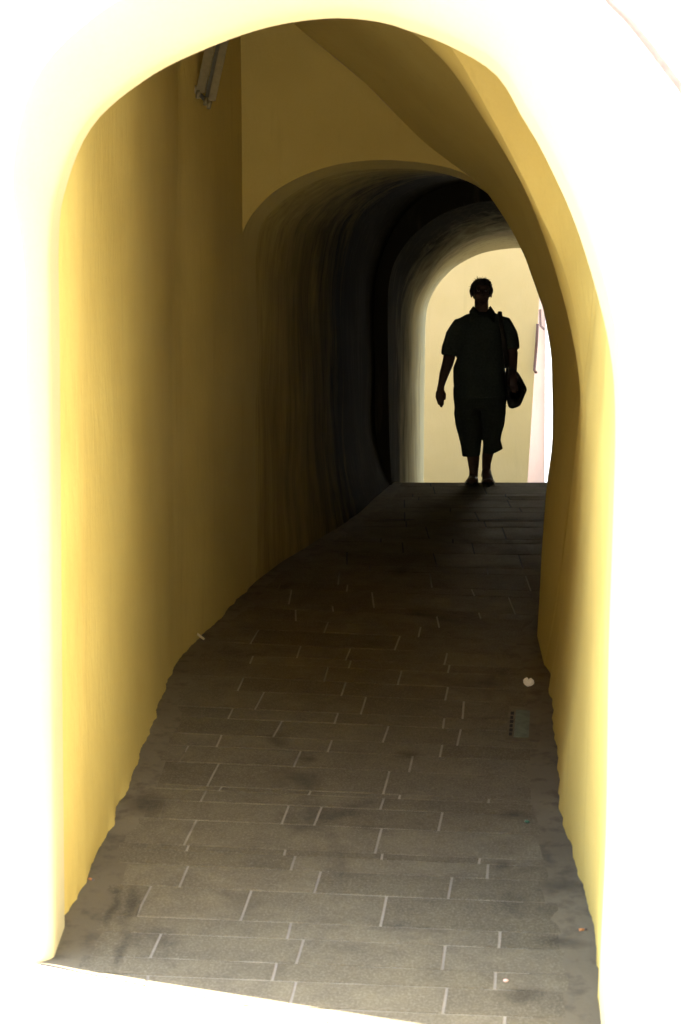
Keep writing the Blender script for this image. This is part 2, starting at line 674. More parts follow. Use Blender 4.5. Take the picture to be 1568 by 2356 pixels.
def fdist(p):                                           # distance inwards from the plane of the front wall
    return -(p - Vector((FX0, FY0, 0))).dot(N)


def PP(px, py, inset):
    d = ray(px, py)
    o = Vector((0, 0, CAMZ))
    # plane: -(p - A).N = inset
    A = Vector((FX0, FY0, 0))
    t = (-(inset) - (o - A).dot(N)) / d.dot(N)
    return o + d * t


ring_px = [(150, 2230), (149, 2105), (143, 1500), (138, 800), (136, 560), (150, 440), (213, 290), (340, 180), (480, 110), (620, 62), (760, 42), (870, 50),
           (945, 72), (1035, 106), (1142, 172), (1205, 275), (1245, 342), (1314, 489), (1365, 642), (1403, 800), (1416, 950), (1411, 1200), (1401, 1500), (1395, 1900), (1382, 2200),
           (1380, 2300), (1392, 2480), (1392, 2560)]
inner = resample([PP(x, y, INSET) for x, y in ring_px], 160)
# drop both feet a little under the floor
inner[0] = Vector((inner[0].x, inner[0].y, floor_z(inner[0].y) - 0.1))


def in_plane_normals(ring):
    out = []
    n = len(ring)
    for i in range(n):
        t = ring[min(i + 2, n - 1)] - ring[max(i - 2, 0)]
        m = Vector((0, 0, 1)).cross(Vector((0, 0, 0)))
        tu, tz = t.dot(U), t.z
        L = math.hypot(tu, tz)
        out.append((U * (-tz / L) + Vector((0, 0, tu / L))))
    return out


nm = in_plane_normals(inner)
rad = [0.055 + 0.125 * max(0.0, q.z) ** 0.7 for q in nm]
AXIS = Vector((0, -1, 0))
flush = [p + AXIS * ((INSET - r) / math.cos(SKEW)) for p, r in zip(inner, rad)]
rounding = [[p + N * r * math.sin(a) + q * r * (1 - math.cos(a)) for p, q, r in zip(flush, nm, rad)] for a in [R(x) for x in range(0, 91, 9)]]
J = Joined()
J.add(loft(densify(inner, flush, 4) + rounding[1:]), 0)
arch = J.build('entrance_arch', M_LIP, B)

edge = rounding[-1]
cx0 = 0.5 * (edge[0].dot(U) + edge[-1].dot(U))
zb = -0.6
edge2 = [Vector((edge[0].x, edge[0].y, zb))] + edge + [Vector((edge[-1].x, edge[-1].y, zb))]


def to_rect(p, uc, zc, u0, u1, z1, axis, origin):
    """push a point of a wall outwards onto the rim of the wall's rectangle"""
    u = (p - origin).dot(axis) - uc
    z = p.z - zc
    ks = []
    if u > 1e-6:
        ks.append((u1 - uc) / u)
    if u < -1e-6:
        ks.append((u0 - uc) / u)
    if z > 1e-6:
        ks.append((z1 - zc) / z)
    k = min(ks)
    return p + axis * (u * (k - 1)) + Vector((0, 0, z * (k - 1)))


ORI = Vector((FX0, FY0, 0))
ucen = 0.5 * ((edge[0] - ORI).dot(U) + (edge[-1] - ORI).dot(U))
rim = [to_rect(p, ucen, zb, -7, 9, TOPZ, U, ORI) for p in edge2]
for cu, cz in ((-7, TOPZ), (9, TOPZ)):
    cpt = ORI + U * cu + Vector((0, 0, cz))
    k = min(range(len(rim)), key=lambda i: (rim[i] - cpt).length)
    rim[k] = cpt
fv, ff = loft(densify(edge2, rim, 6))
link_mesh('front_wall', fv, ff, M_WHITE, B)


# ---- left wall of the first bays, down to the floor, its foot a little ragged
def wall_grid(name, Y0, Y1, xf, ztop, mat, sign, relief=None, ny=260, nz=46):
    rings = []
    for i in range(ny + 1):
        Y = Y0 + (Y1 - Y0) * i / ny
        x = xf(Y)
        row = []
        for k in range(nz + 1):
            t = (k / nz) ** 1.8
            z = floor_z(Y) - 0.03 + (ztop - floor_z(Y) + 0.03) * t
            hgt = z - floor_z(Y)
            rag = 0.012 * noise.noise(Vector((Y * 5.5, 3.1, 0))) + 0.008 * noise.noise(Vector((Y * 13, 5.5, 0))) + 0.005 * noise.noise(Vector((Y * 31, 1.7, 0)))
            fall = max(0.0, 1 - hgt / 0.10)
            dx = rag * fall + 0.012 * noise.noise(Vector((Y * 1.3, z * 0.9, 2))) * (1 - fall)
            if relief:
                dx += relief(Y, z)
            row.append(Vector((x + dx, Y, z)))
        rings.append(row)
    v, f = loft(rings)
    return link_mesh(name, v, f, mat, B)


def left_relief(Y, z):
    up = min(1, max(0, (z - 2.6) / 0.9))
    return 0.03 * up * min(1, max(0, (8.98 - Y) / 0.02)) * 0.8 - 0.045 * min(1, max(0, (6.35 - Y) / 0.45)) ** 2


LW_TOP = 5.4
wall_grid('side_wall', inner[3].y - 0.12, 10.76, xl, LW_TOP, M_YEL, 1, left_relief)

# ---- right wall of the first bay
Yr0 = min(p.y for p in inner)
WAf = [PP(x, y, INSET) for x, y in [(1392, 2560), (1392, 2480), (1380, 2300), (1382, 2200), (1395, 1900), (1401, 1500), (1411, 1200), (1417, 950), (1423, 640), (1430, 200), (1430, -300)]]
A2px = [(1262, 1640), (1262, 1585), (1272, 1530), (1287, 1450), (1300, 1350), (1313, 1250), (1326, 1130), (1337, 1000), (1343, 882), (1352, 819), (1359, 745), (1366, 640), (1385, 420), (1400, 200), (1400, -300)]
YA = 6.5
yarc = lambda py: YA + 2.4 * min(1.1, max(0, (py - 884) / 701))
face_y = lambda py: YA - 0.5 * min(1, max(0, (884 - py) / 240))
A2 = [P(x, y, yarc(y) if y > 884 else face_y(y)) for x, y in A2px]


def match_z(poly, zs):
    out = []
    for z in zs:
        for a, b in zip(poly[:-1], poly[1:]):
            if (a.z - z) * (b.z - z) <= 0 and abs(a.z - b.z) > 1e-9:
                out.append(a.lerp(b, (z - a.z) / (b.z - a.z)))
                break
        else:
            e = poly[0] if abs(poly[0].z - z) < abs(poly[-1].z - z) else poly[-1]
            out.append(Vector((e.x, e.y, z)))
    return out


WAs, A2s = resample(WAf, 200), resample(A2, 600)
n = 260
tz = [k / (n - 1) for k in range(n)]
zF = [floor_z(5.05) - 0.05 + (4.6 - floor_z(5.05)) * t for t in tz]
zR = [floor_z(8.6) - 0.05 + (4.6 - floor_z(8.6)) * t for t in tz]
r0, r1 = match_z(WAs, zF), match_z(A2s, zR)
rings = densify(r0, r1, 120)
# follow the traced foot of the wall
for i, r in enumerate(rings):
    Y = r[0].y
    off = xr(Y) - r[10].x
    for k, p in enumerate(r):
        hgt = p.z - floor_z(p.y)
        w = max(0, 1 - hgt / 1.1)
        end = min(1, i / 8, (120 - i) / 8)
        rag = 0.012 * noise.noise(Vector((Y * 5.5, 8.1, 0))) + 0.008 * noise.noise(Vector((Y * 12, 2.5, 0))) + 0.005 * noise.noise(Vector((Y * 29, 4.7, 0)))
        p.x += (off * w * w * (3 - 2 * w) + rag * max(0, 1 - hgt / 0.1) + 0.012 * noise.noise(Vector((Y * 1.3, p.z, 9)))) * end
rings.append([p + Vector((0.03, 0.10, 0)) for p in rings[-1]])
v, f = loft(rings)
link_mesh('side_wall', v, f, M_YEL, B)

# ---- second arch: face, thickness, bay behind it
E2px = [(1343, 884), (1338, 832), (1332, 771), (1321, 710), (1306, 646), (1281, 572), (1245, 495), (1213, 425), (1139, 282), (1038, 109), (945, 5), (840, -70), (700, -140), (560, -190), (405, -230)]
E2 = [P(x, y, YA) for x, y in E2px]
low = [(1255, 1600), (1262, 1585), (1272, 1530), (1287, 1450), (1300, 1350), (1313, 1250), (1326, 1130), (1337, 1000)]
E2full = [P(x, y, yarc(y)) for x, y in low] + E2
E2d = resample(E2full, 900)
i0 = min(range(900), key=lambda i: (E2d[i] - E2[0]).length)
E2r = resample(E2d[i0:], 160, False)
a0 = min(range(600), key=lambda i: (A2s[i] - E2[0]).length)
outer = resample([E2[0]] + [p + Vector((0, 0.002, 0)) for p in A2s[a0 + 1:]] + [P(x, y, YA - 0.5) for x, y in [(1400, -420), (1000, -500), (405, -560)]], 160, False)
v, f = loft(densify(E2r, outer, 4))
link_mesh('inner_arch', v, f, M_YEL, B)

lowb = [(1246, 1560), (1250, 1540), (1263, 1485), (1278, 1410), (1290, 1330), (1301, 1240), (1315, 1120), (1328, 1000)]
E2bpx = lowb + [(1338, 866), (1336, 832), (1329, 771), (1320, 722), (1297, 655), (1265, 572), (1240, 510), (1185, 390), (1101, 255), (1024, 143), (900, 35), (790, -40), (640, -110), (520, -150), (412, -180)]
E2b = [P(x, y, yarc(y) + (1.05 if y < 884 else 1.05 - 0.87 * min(1, (y - 884) / 700))) for x, y in E2bpx]
v, f = loft(densify(resample(E2full, 400), resample(E2b, 400), 4))
link_mesh('arch_soffit', v, f, M_YEL, B)

Cpx = [(1230, 1500, 9.5), (1235, 1478, 9.5), (1239, 1420, 9.5), (1242, 1370, 9.5), (1246, 1290, 9.5), (1250, 1230, 9.5), (1259, 1115, 9.6), (1270, 1030, 9.65),
       (1272, 960, 9.7), (1271, 900, 9.75), (1268, 814, 9.8), (1252, 719, 9.9), (1241, 684, 9.95), (1222, 630, 10.0), (1203, 580, 10.1), (1160, 500, 10.25), (1102, 421, 10.42), (1040, 376, 10.42),
       (960, 312, 10.42), (840, 190, 10.42), (685, 62, 10.42), (600, -5, 10.42), (546, -40, 10.42)]
Cc = [P(*q) for q in Cpx]
m = 240
Eb = resample(E2b, m)
V0 = []
for i, p in enumerate(Eb):                              # the bay behind the arch is wider than the arch
    t = Eb[min(i + 2, m - 1)] - Eb[max(i - 2, 0)]
    out = Vector((t.z, 0, -t.x))
    out = out / max(out.length, 1e-6)
    w = min(1, max(0, (p.z - 1.6) / 0.9))
    V0.append(p + out * 0.36 * w * w * (3 - 2 * w))
v, f = loft(densify(Eb, V0, 3) + densify(V0, resample(Cc, m), 12))
link_mesh('vault', v, f, M_YEL, B)

# ---- end wall over the third arch
A3px = [(1102, 421), (1090, 410), (1050, 391), (1000, 379), (940, 371), (880, 368), (815, 372), (750, 385), (680, 412), (620, 450), (575, 502), (554, 548)]
A3 = resample([P(x, y, 10.42) for x, y in A3px], 90)
top = resample([P(x, y, 10.42) for x, y in [(1102, 421), (1040, 376), (960, 312), (840, 190), (685, 62), (600, -5), (530, -60), (530, 100), (535, 300), (540, 548)]], 90, False)
v, f = loft(densify(A3, top, 6))
link_mesh('end_wall', v, f, M_YEL, B)

# ---- dark tunnel
def ring_at(pts, Y, n=120):
    """left foot, arch points in px, right foot at depth Y"""
    L = [Vector((xl(Y), Y, floor_z(Y) - 0.05))]
    Rr = [Vector((xr(Y), Y, floor_z(Y) - 0.05))]
    return resample(L + [P(x, y, Y) for x, y in pts] + Rr, n)


pxl = lambda Y: CX + xl(Y) * F / Y
a3L = [(pxl(10.42), 1100), (pxl(10.42), 800), (pxl(10.42), 600), (pxl(10.42) + 2, 548), (576, 502), (620, 450), (680, 412), (750, 385), (815, 372), (880, 368), (940, 371), (1000, 379), (1050, 391), (1090, 410), (1140, 455), (1215, 560), (1265, 680), (1290, 850), (1285, 1100)]
d0L = [(pxl(10.72), 1100), (pxl(10.72), 800), (pxl(10.72), 620), (pxl(10.72) + 3, 565), (602, 516), (645, 468), (700, 430), (770, 402), (830, 391), (900, 387), (950, 389), (1000, 395), (1060, 411), (1105, 433), (1160, 480), (1230, 580), (1280, 690), (1310, 860), (1310, 1100)]
lip0, lip1 = ring_at(a3L, 10.42), ring_at(d0L, 10.72)
mid = [a.lerp(b, 0.5) + Vector((0, -0.05, 0)) for a, b in zip(lip0, lip1)]
v, f = loft([lip0, [a.lerp(b, .35) for a, b in zip(lip0, lip1)], [a.lerp(b, .7) for a, b in zip(lip0, lip1)], lip1])
link_mesh('tunnel_mouth', v, f, M_YEL, B)

d0 = ring_at(d0L, 10.721)
d1L = [(866, 1000), (864, 850), (862, 700), (876, 600), (925, 500), (1000, 440), (1100, 415), (1220, 430), (1320, 520), (1370, 650), (1385, 800), (1385, 1000)]
YP = 13.85
d1 = ring_at(d1L, YP)
dm = []
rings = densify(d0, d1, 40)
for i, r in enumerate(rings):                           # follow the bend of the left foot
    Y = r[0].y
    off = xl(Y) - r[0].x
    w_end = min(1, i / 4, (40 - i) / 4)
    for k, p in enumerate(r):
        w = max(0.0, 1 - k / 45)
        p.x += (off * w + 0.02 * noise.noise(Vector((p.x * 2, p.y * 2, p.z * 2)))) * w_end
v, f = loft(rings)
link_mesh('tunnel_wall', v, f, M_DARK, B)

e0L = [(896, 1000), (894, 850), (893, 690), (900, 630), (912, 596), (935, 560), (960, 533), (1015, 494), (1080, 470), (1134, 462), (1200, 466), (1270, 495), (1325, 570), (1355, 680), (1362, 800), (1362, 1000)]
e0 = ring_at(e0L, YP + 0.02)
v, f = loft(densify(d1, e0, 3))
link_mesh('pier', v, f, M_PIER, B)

emL = [(938, 1000), (940, 850), (943, 730), (955, 680), (972, 650), (1000, 610), (1040, 572), (1085, 545), (1134, 530), (1190, 527), (1260, 545), (1310, 600), (1340, 690), (1346, 800), (1346, 1000)]
e1L = [(976, 1000), (978, 850), (980, 740), (986, 700), (1000, 668), (1018, 643), (1047, 615), (1091, 590), (1135, 577), (1200, 571), (1255, 580), (1300, 615), (1330, 690), (1338, 800), (1338, 1000)]
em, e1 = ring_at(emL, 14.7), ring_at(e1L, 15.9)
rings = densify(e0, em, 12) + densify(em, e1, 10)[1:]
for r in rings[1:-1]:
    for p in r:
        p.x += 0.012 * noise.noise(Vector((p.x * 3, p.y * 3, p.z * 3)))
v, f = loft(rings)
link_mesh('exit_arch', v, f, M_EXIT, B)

# ---- outer shell: rear wall, flanks and roof, so that no light leaks in
XA = Vector((1, 0, 0))
O2 = Vector((0, 15.9, 0))
e1x = [Vector((e1[0].x, e1[0].y, zb))] + e1 + [Vector((e1[-1].x, e1[-1].y, zb))]
uc = 0.5 * (e1[0].x + e1[-1].x)
rim2 = [to_rect(p, uc, zb, -7, 8, TOPZ, XA, O2) for p in e1x]
for cpt in (Vector((-7, 15.9, TOPZ)), Vector((8, 15.9, TOPZ))):
    k = min(range(len(rim2)), key=lambda i: (rim2[i] - cpt).length)
    rim2[k] = cpt
v, f = loft(densify(e1x, rim2, 4))
link_mesh('rear_wall', v, f, M_SHELL, B)
fl0, fr0 = ORI + U * -7, ORI + U * 9
for a, b in (((fl0.x, fl0.y), (-7, 15.9)), ((fr0.x, fr0.y), (8, 15.9))):
    link_mesh('flank_wall', [Vector((a[0], a[1], zb)), Vector((b[0], b[1], zb)), Vector((b[0], b[1], TOPZ)), Vector((a[0], a[1], TOPZ))], [(0, 1, 2, 3)], M_SHELL, B, False)
link_mesh('roof', [Vector((fl0.x, fl0.y, TOPZ)), Vector((fr0.x, fr0.y, TOPZ)), Vector((8, 15.9, TOPZ)), Vector((-7, 15.9, TOPZ)),
                   Vector((fl0.x + 1, 10.5, TOPZ + 1.8)), Vector((fr0.x - 1, 9.5, TOPZ + 1.8))],
          [(0, 1, 5, 4), (2, 3, 4, 5), (1, 2, 5), (3, 0, 4)], M_ROOF, B, False)

# ------------------------------------------------------------------ houses beyond the exit
def house(name, label, x0, x1, y0, y1, z0, z1, mat, lean=0.0, ridge=1.2):
    h = empty(name, (0.5 * (x0 + x1), 0.5 * (y0 + y1), z0), label, 'house')
    J = Joined()
    vs = [Vector((x0, y0, z0)), Vector((x1, y0, z0)), Vector((x1, y1, z0)), Vector((x0, y1, z0)),
          Vector((x0, y0, z1)), Vector((x1 + lean, y0, z1)), Vector((x1 + lean, y1, z1)), Vector((x0, y1, z1))]
    J.add((vs, [(0, 1, 5, 4), (1, 2, 6, 5), (2, 3, 7, 6), (3, 0, 4, 7)]))
    J.build('wall', mat, h, False)
    e = 0.35
    a = [Vector((x0 - e, y0 - e, z1 - 0.02)), Vector((x1 + lean + e, y0 - e, z1 - 0.02)), Vector((x1 + lean + e, y1 + e, z1 - 0.02)), Vector((x0 - e, y1 + e, z1 - 0.02))]
    ym = 0.5 * (y0 + y1)
    a += [Vector((x0 - e, ym, z1 + ridge)), Vector((x1 + lean + e, ym, z1 + ridge))]
    link_mesh('roof', a, [(0, 1, 5, 4), (2, 3, 4, 5), (1, 2, 5), (3, 0, 4), (3, 2, 1, 0)], M_ROOF, h, False)
    return h


YC = 17.6
zc = floor_z(YC) - 0.1
pc = P(1214, 1115, YC)
pt = P(1241, 690, YC)
lean = (pt.x - pc.x) / (pt.z - pc.z)
ZC1 = zc + 6.5
house('house', 'cream plastered house wall behind the walking person, beyond the far end',
      -6.0, pc.x + lean * (zc - pc.z), YC, YC + 1.4, zc, ZC1, M_CREAM, lean * (ZC1 - zc), 0.9)
pk = P(1300, 900, 26.0)
house('house', 'pink plastered house at the street end, seen as a thin strip',
      -1.0, 3.4, 26.0, 33.0, zc - 0.2, zc + 6.0, M_PINK, 0.0)
house('house', 'glaring sunlit white house beyond the exit, right of the pink strip',
      3.08, 9.0, 20.0, 25.98, zc - 0.2, zc + 5.4, M_WHITE, 0.0)

# ------------------------------------------------------------------ unseen house shapes added in front to steer the daylight
house('house', 'added unseen brown house shape opposite the passage entrance, holding daylight back from its depths', -16, 14, -17, -6.5, -0.3, 11.5, M_BROWN, 0.0)
house('house', 'added unseen off-white house shape right of the passage entrance, bouncing sunlight into it', 2.3, 9.0, -1.5, 3.4, -0.3, 7.0, M_OFFWHITE, 0.0)

# ------------------------------------------------------------------ the walking person
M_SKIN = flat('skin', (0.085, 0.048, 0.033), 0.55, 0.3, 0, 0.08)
M_HAIR = flat('dark_hair', (0.03, 0.022, 0.016), 0.6, 0.3, 0, 0.3, 60)
M_SHIRT = flat('dark_green_cotton', (0.055, 0.068, 0.055), 0.9, 0.15, 0, 0.2, 60)
M_TROUS = flat('dark_trouser_cloth', (0.046, 0.056, 0.046), 0.9, 0.15, 0, 0.2, 60)
M_LEATHER = flat('dark_leather', (0.03, 0.026, 0.02), 0.55, 0.35, 0, 0.2, 40)
M_STRAPL = flat('tan_leather', (0.16, 0.13, 0.10), 0.6, 0.3)
M_EYE = flat('eye', (0.55, 0.52, 0.48), 0.08, 0.8, 0, 0.02)
M_IRIS = flat('iris', (0.02, 0.015, 0.01), 0.05, 0.9)


def union(name, shells, mat, voxel, smooth_it, parent=None, disp=0.0, dscale=12.0):
    J = Joined()
    for sh in shells:
        J.add(sh)
    me = bpy.data.meshes.new(name + '_raw')
    me.from_pydata([tuple(v) for v in J.v], [], J.f)
    bm = bmesh.new()
    bm.from_mesh(me)
    bmesh.ops.recalc_face_normals(bm, faces=bm.faces)
    bm.to_mesh(me)
    bm.free()
    t = bpy.data.objects.new(name + '_raw', me)
    COL.objects.link(t)
    r = t.modifiers.new('r', 'REMESH')
    r.mode = 'VOXEL'
    r.voxel_size = voxel
    s_ = t.modifiers.new('s', 'SMOOTH')
    s_.iterations = smooth_it
    s_.factor = 0.5
    dg = bpy.context.evaluated_depsgraph_get()
    dg.update()
    res = bpy.data.meshes.new_from_object(t.evaluated_get(dg))
    bpy.data.objects.remove(t)
    bpy.data.meshes.remove(me)
    res.name = name
    res.materials.clear()
    res.materials.append(mat)
    if disp:
        ns = [v.normal.copy() for v in res.vertices]
        for v, n_ in zip(res.vertices, ns):
            c = v.co
            v.co = c + n_ * disp * noise.noise(Vector((c.x * dscale, c.y * dscale, c.z * dscale * 0.55)))
    for p in res.polygons:
        p.use_smooth = True
    o = bpy.data.objects.new(name, res)
    COL.objects.link(o)
    if parent is not None:
        o.parent = parent
    return o


K = 0.000784
mx = lambda x: (x - 640) * K
mz = lambda y: (2230 - y) * K
PY = 13.93
pfoot = P(1105.7, 1115.5, PY)
pfoot.z = floor_z(PY) - 0.002

# --- body: one surface from head to toes
sh = []
sh.append(tube([(0, 0, .74), (-.004, 0, .84), (-.008, 0, .95), (-.004, 0.0, 1.08), (0, .01, 1.2), (.006, .012, 1.29), (.008, .012, 1.35), (.008, .01, 1.385)],
               [(.175, .12), (.185, .13), (.185, .135), (.165, .125), (.165, .118), (.165, .10), (.11, .07), (.06, .055)], 28))
sh.append(tube([(.006, .01, 1.36), (.005, .0, 1.42), (.004, -.008, 1.49)], [(.064, .06), (.056, .056), (.056, .058)], 20))
sh.append(ellipsoid((.004, .005, 1.568), .076, .092, .082))                         # skull
sh.append(ellipsoid((.004, -.028, 1.505), .060, .062, .072))                        # jaw
sh.append(ellipsoid((.004, -.068, 1.462), .024, .022, .02))                         # chin
for sx in (-1, 1):
    sh.append(ellipsoid((.004 + sx * .036, -.062, 1.512), .026, .024, .024))        # cheeks
    sh.append(ellipsoid((.004 + sx * .079, .008, 1.532), .010, .018, .032))         # ears
    sh.append(ellipsoid((.004 + sx * .030, -.080, 1.566), .024, .012, .008))        # brow
sh.append(tube([(.004, -.086, 1.560), (.004, -.100, 1.535), (.004, -.106, 1.518)], [.007, .011, .014], 10))   # nose
sh.append(ellipsoid((.004, -.090, 1.484), .024, .010, .006))                        # lips
sh.append(ellipsoid((.004, -.088, 1.476), .021, .010, .006))
# arms
sh.append(tube([(-.150, .01, 1.27), (-.212, .012, 1.16), (-.248, .012, 1.05), (-.266, .008, .97), (-.296, -.012, .886), (-.313, -.028, .823), (-.322, -.036, .788), (-.326, -.042, .76)],
               [.050, .052, .05, .046, .039, .031, (.028, .022), (.032, .02)], 18))
sh.append(tube([(.165, .01, 1.28), (.222, .008, 1.17), (.252, -.005, 1.05), (.252, -.03, .97), (.250, -.075, .915), (.248, -.115, .885), (.247, -.13, .868)],
               [.050, .052, .049, .042, .035, .03, (.028, .022)], 18))
# free hand: palm, four curled fingers, thumb
sh.append(tube([(-.325, -.04, .765), (-.330, -.046, .735), (-.331, -.05, .700), (-.330, -.052, .685)], [(.026, .018), (.036, .017), (.038, .016), (.034, .014)], 16))
for fx, fl, cu, tx in ((-.354, .056, .010, .006), (-.339, .074, .012, .007), (-.3225, .078, .014, .004), (-.306, .058, .018, .001)):
    sh.append(tube([(fx, -.052, .695), (fx + tx * .6, -.058, .695 - fl * .42), (fx + tx * 1.6, -.052, .695 - fl * .75), (fx + tx * 2.2, -.044 + cu * .4, .695 - fl)], [.0098, .0092, .0084, .0066], 10))
sh.append(tube([(-.302, -.048, .745), (-.292, -.062, .722), (-.292, -.074, .695), (-.295, -.078, .675)], [.012, .0115, .010, .007], 10))
# hand resting on the bag
sh.append(tube([(.247, -.125, .872), (.250, -.138, .838), (.252, -.140, .802), (.252, -.138, .788)], [(.026, .018), (.035, .016), (.037, .015), (.033, .013)], 16))
for fx, fl in ((.226, .055), (.244, .068), (.262, .066), (.280, .050)):
    sh.append(tube([(fx, -.138, .797), (fx + .003, -.143, .797 - fl * .45), (fx + .006, -.138, .797 - fl * .8), (fx + .008, -.126, .797 - fl)], [.0098, .009, .0082, .0066], 10))
sh.append(tube([(.224, -.135, .85), (.212, -.146, .825), (.208, -.15, .80), (.209, -.147, .785)], [.012, .0112, .0098, .007], 10))
# legs and feet
sh.append(tube([(-.095, 0, .80), (-.095, -.01, .62), (-.085, -.02, .46), (-.078, -.005, .38), (-.062, .012, .27), (-.055, .016, .20), (-.053, .01, .11), (-.055, .005, .06)],
               [.10, .088, .066, .060, .056, .050, .037, .036], 20))
sh.append(tube([(.09, 0, .80), (.092, .01, .62), (.088, .03, .46), (.085, .05, .39), (.075, .085, .28), (.064, .105, .22), (.059, .115, .165), (.058, .118, .12)],
               [.10, .086, .064, .058, .050, .044, .037, .036], 20))
sh.append(tube([(-.052, .045, .045), (-.058, 0, .045), (-.070, -.08, .034), (-.083, -.15, .024), (-.088, -.185, .02)], [(.034, .04), (.038, .038), (.044, .026), (.046, .018), (.03, .012)], 16, True, (1, 0, 0)))
sh.append(tube([(.058, .150, .105), (.058, .11, .092), (.060, .045, .056), (.062, -.01, .026), (.063, -.05, .02)], [(.034, .036), (.038, .038), (.044, .028), (.047, .018), (.032, .012)], 16, True, (1, 0, 0)))
person = union('person', sh, M_SKIN, 0.0052, 4)
tag(person, 'person in loose dark shirt and cropped trousers walking forward under the far arch', 'person')
person.location = pfoot
bpy.context.view_layer.update()

for sx in (-1, 1):
    ev = ellipsoid((.004 + sx * .030, -.0795, 1.549), .0095, .0095, .0062, 16, 10)
    e = link_mesh('eye', ev[0], ev[1], M_EYE)
    e.parent = person
    iv = ellipsoid((.004 + sx * .030, -.0875, 1.549), .005, .0026, .005, 12, 8)
    ir = link_mesh('iris', iv[0], iv[1], M_IRIS)
    ir.parent = e

# --- shirt, collar
ss = [tube([(-.004, 0, mz(1345)), (-.008, -.004, mz(1250)), (-.011, -.006, mz(1130)), (-.013, -.006, mz(1040)), (-.006, -.004, mz(950)), (-.005, 0, mz(800)), (.002, .006, mz(680)), (.008, .01, mz(590)),
             (.010, .012, mz(530)), (.012, .012, mz(485)), (.010, .01, mz(455))],
            [(.214, .158), (.210, .16), (.210, .165), (.209, .166), (.192, .158), (.181, .15), (.194, .145), (.202, .13), (.180, .115), (.135, .09), (.080, .068)], 32),
      tube([(-.09, .01, 1.30), (-.155, .012, 1.275), (-.205, .012, 1.19), (-.238, .012, 1.09), (-.247, .012, mz(905))], [.062, .073, .077, .074, (.070, .076)], 22),
      tube([(.11, .01, 1.315), (.175, .01, 1.285), (.215, .008, 1.20), (.240, .002, 1.12), (.246, -.002, mz(848))], [.062, .076, .079, .075, (.073, .078)], 22)]
shirt = union('shirt', ss, M_SHIRT, 0.0075, 4, person, 0.014, 9.0)
J = Joined()
for sx in (-1, 1):                                       # two collar wings, folded down
    a = [Vector((.008 + sx * .060, .055, 1.425)), Vector((.008 + sx * .070, .0, 1.43)), Vector((.008 + sx * .052, -.052, 1.405)), Vector((.008 + sx * .018, -.085, 1.36))]
    b = [Vector((.008 + sx * .078, .085, 1.385)), Vector((.008 + sx * .100, .0, 1.385)), Vector((.008 + sx * .098, -.072, 1.350)), Vector((.008 + sx * .088, -.118, 1.285))]
    a2 = [q + Vector((0, -.004, .005)) for q in a]
    b2 = [q + Vector((sx * .003, -.005, .004)) for q in b]
    J.add(loft([a, b, b2, a2, a]))
collar = J.build('collar', M_SHIRT)
collar.parent = shirt

# --- cropped trousers
ts = [tube([(-.004, 0, .86), (-.004, 0, .78), (-.004, 0, .68), (-.004, 0, .60)], [(.19, .14), (.213, .148), (.217, .145), (.212, .135)], 30),
      tube([(-.10, 0, .70), (-.105, -.008, mz(1500)), (-.096, -.016, mz(1600)), (-.086, -.016, mz(1700)), (-.079, -.008, mz(1800)), (-.076, .004, mz(1905)), (-.074, .006, mz(1940))],
           [(.115, .125), (.113, .118), (.103, .108), (.093, .10), (.086, .092), (.076, .085), (.071, .082)], 24),
      tube([(.10, 0, .70), (.099, .008, mz(1500)), (.096, .02, mz(1600)), (.089, .03, mz(1700)), (.089, .045, mz(1790)), (.100, .062, mz(1852)), (.106, .068, mz(1888))],
           [(.115, .125), (.108, .118), (.094, .108), (.080, .10), (.073, .092), (.082, .088), (.088, .088)], 24)]
union('trousers', ts, M_TROUS, 0.0075, 4, person, 0.012, 10.0)

# --- hair: short, a little ruffled
hs = [ellipsoid((.006, .020, 1.572), .091, .098, .083, 24, 16), ellipsoid((.010, -.028, 1.616), .076, .062, .036), ellipsoid((-.070, .016, 1.558), .022, .045, .045), ellipsoid((.080, .016, 1.562), .020, .045, .040),
      ellipsoid((.0, .06, 1.535), .066, .046, .055)]
hair = union('hair', hs, M_HAIR, 0.006, 2, person, 0.012, 28.0)
J = Joined()
rh = random.Random(5)
for _ in range(70):
    th, ph = rh.uniform(-2.8, .2), rh.uniform(.15, 1.35)
    c = Vector((.006 + .086 * math.cos(th) * math.cos(ph), .02 + .092 * math.sin(th) * math.cos(ph) * 0.8, 1.572 + .08 * math.sin(ph)))
    d = (c - Vector((.006, .02, 1.56))).normalized()
    side = Vector((rh.uniform(-1, 1), rh.uniform(-1, 1), rh.uniform(-.3, .6))) * .018
    L = rh.uniform(.010, .026)
    J.tube([c - d * .006, c + d * L * .5 + side * .3, c + d * L * .8 + side], [.0022, .0016, .0006], 5)
c = Vector((-.03, 0, 1.645))
J.tube([c, c + Vector((-.001, -.01, .016)), c + Vector((-.003, -.012, .032))], [.003, .002, .0007], 5)
hw = J.build('stray_hair', M_HAIR)
hw.parent = hair

# --- sandals
def sandal(cx_pts, zs, lean):
    outl = [(0.0, .052, .030), (.0, .02, .037), (.0, -.05, .041), (.0, -.11, .047), (.0, -.16, .045), (.0, -.195, .030)]
    return outl


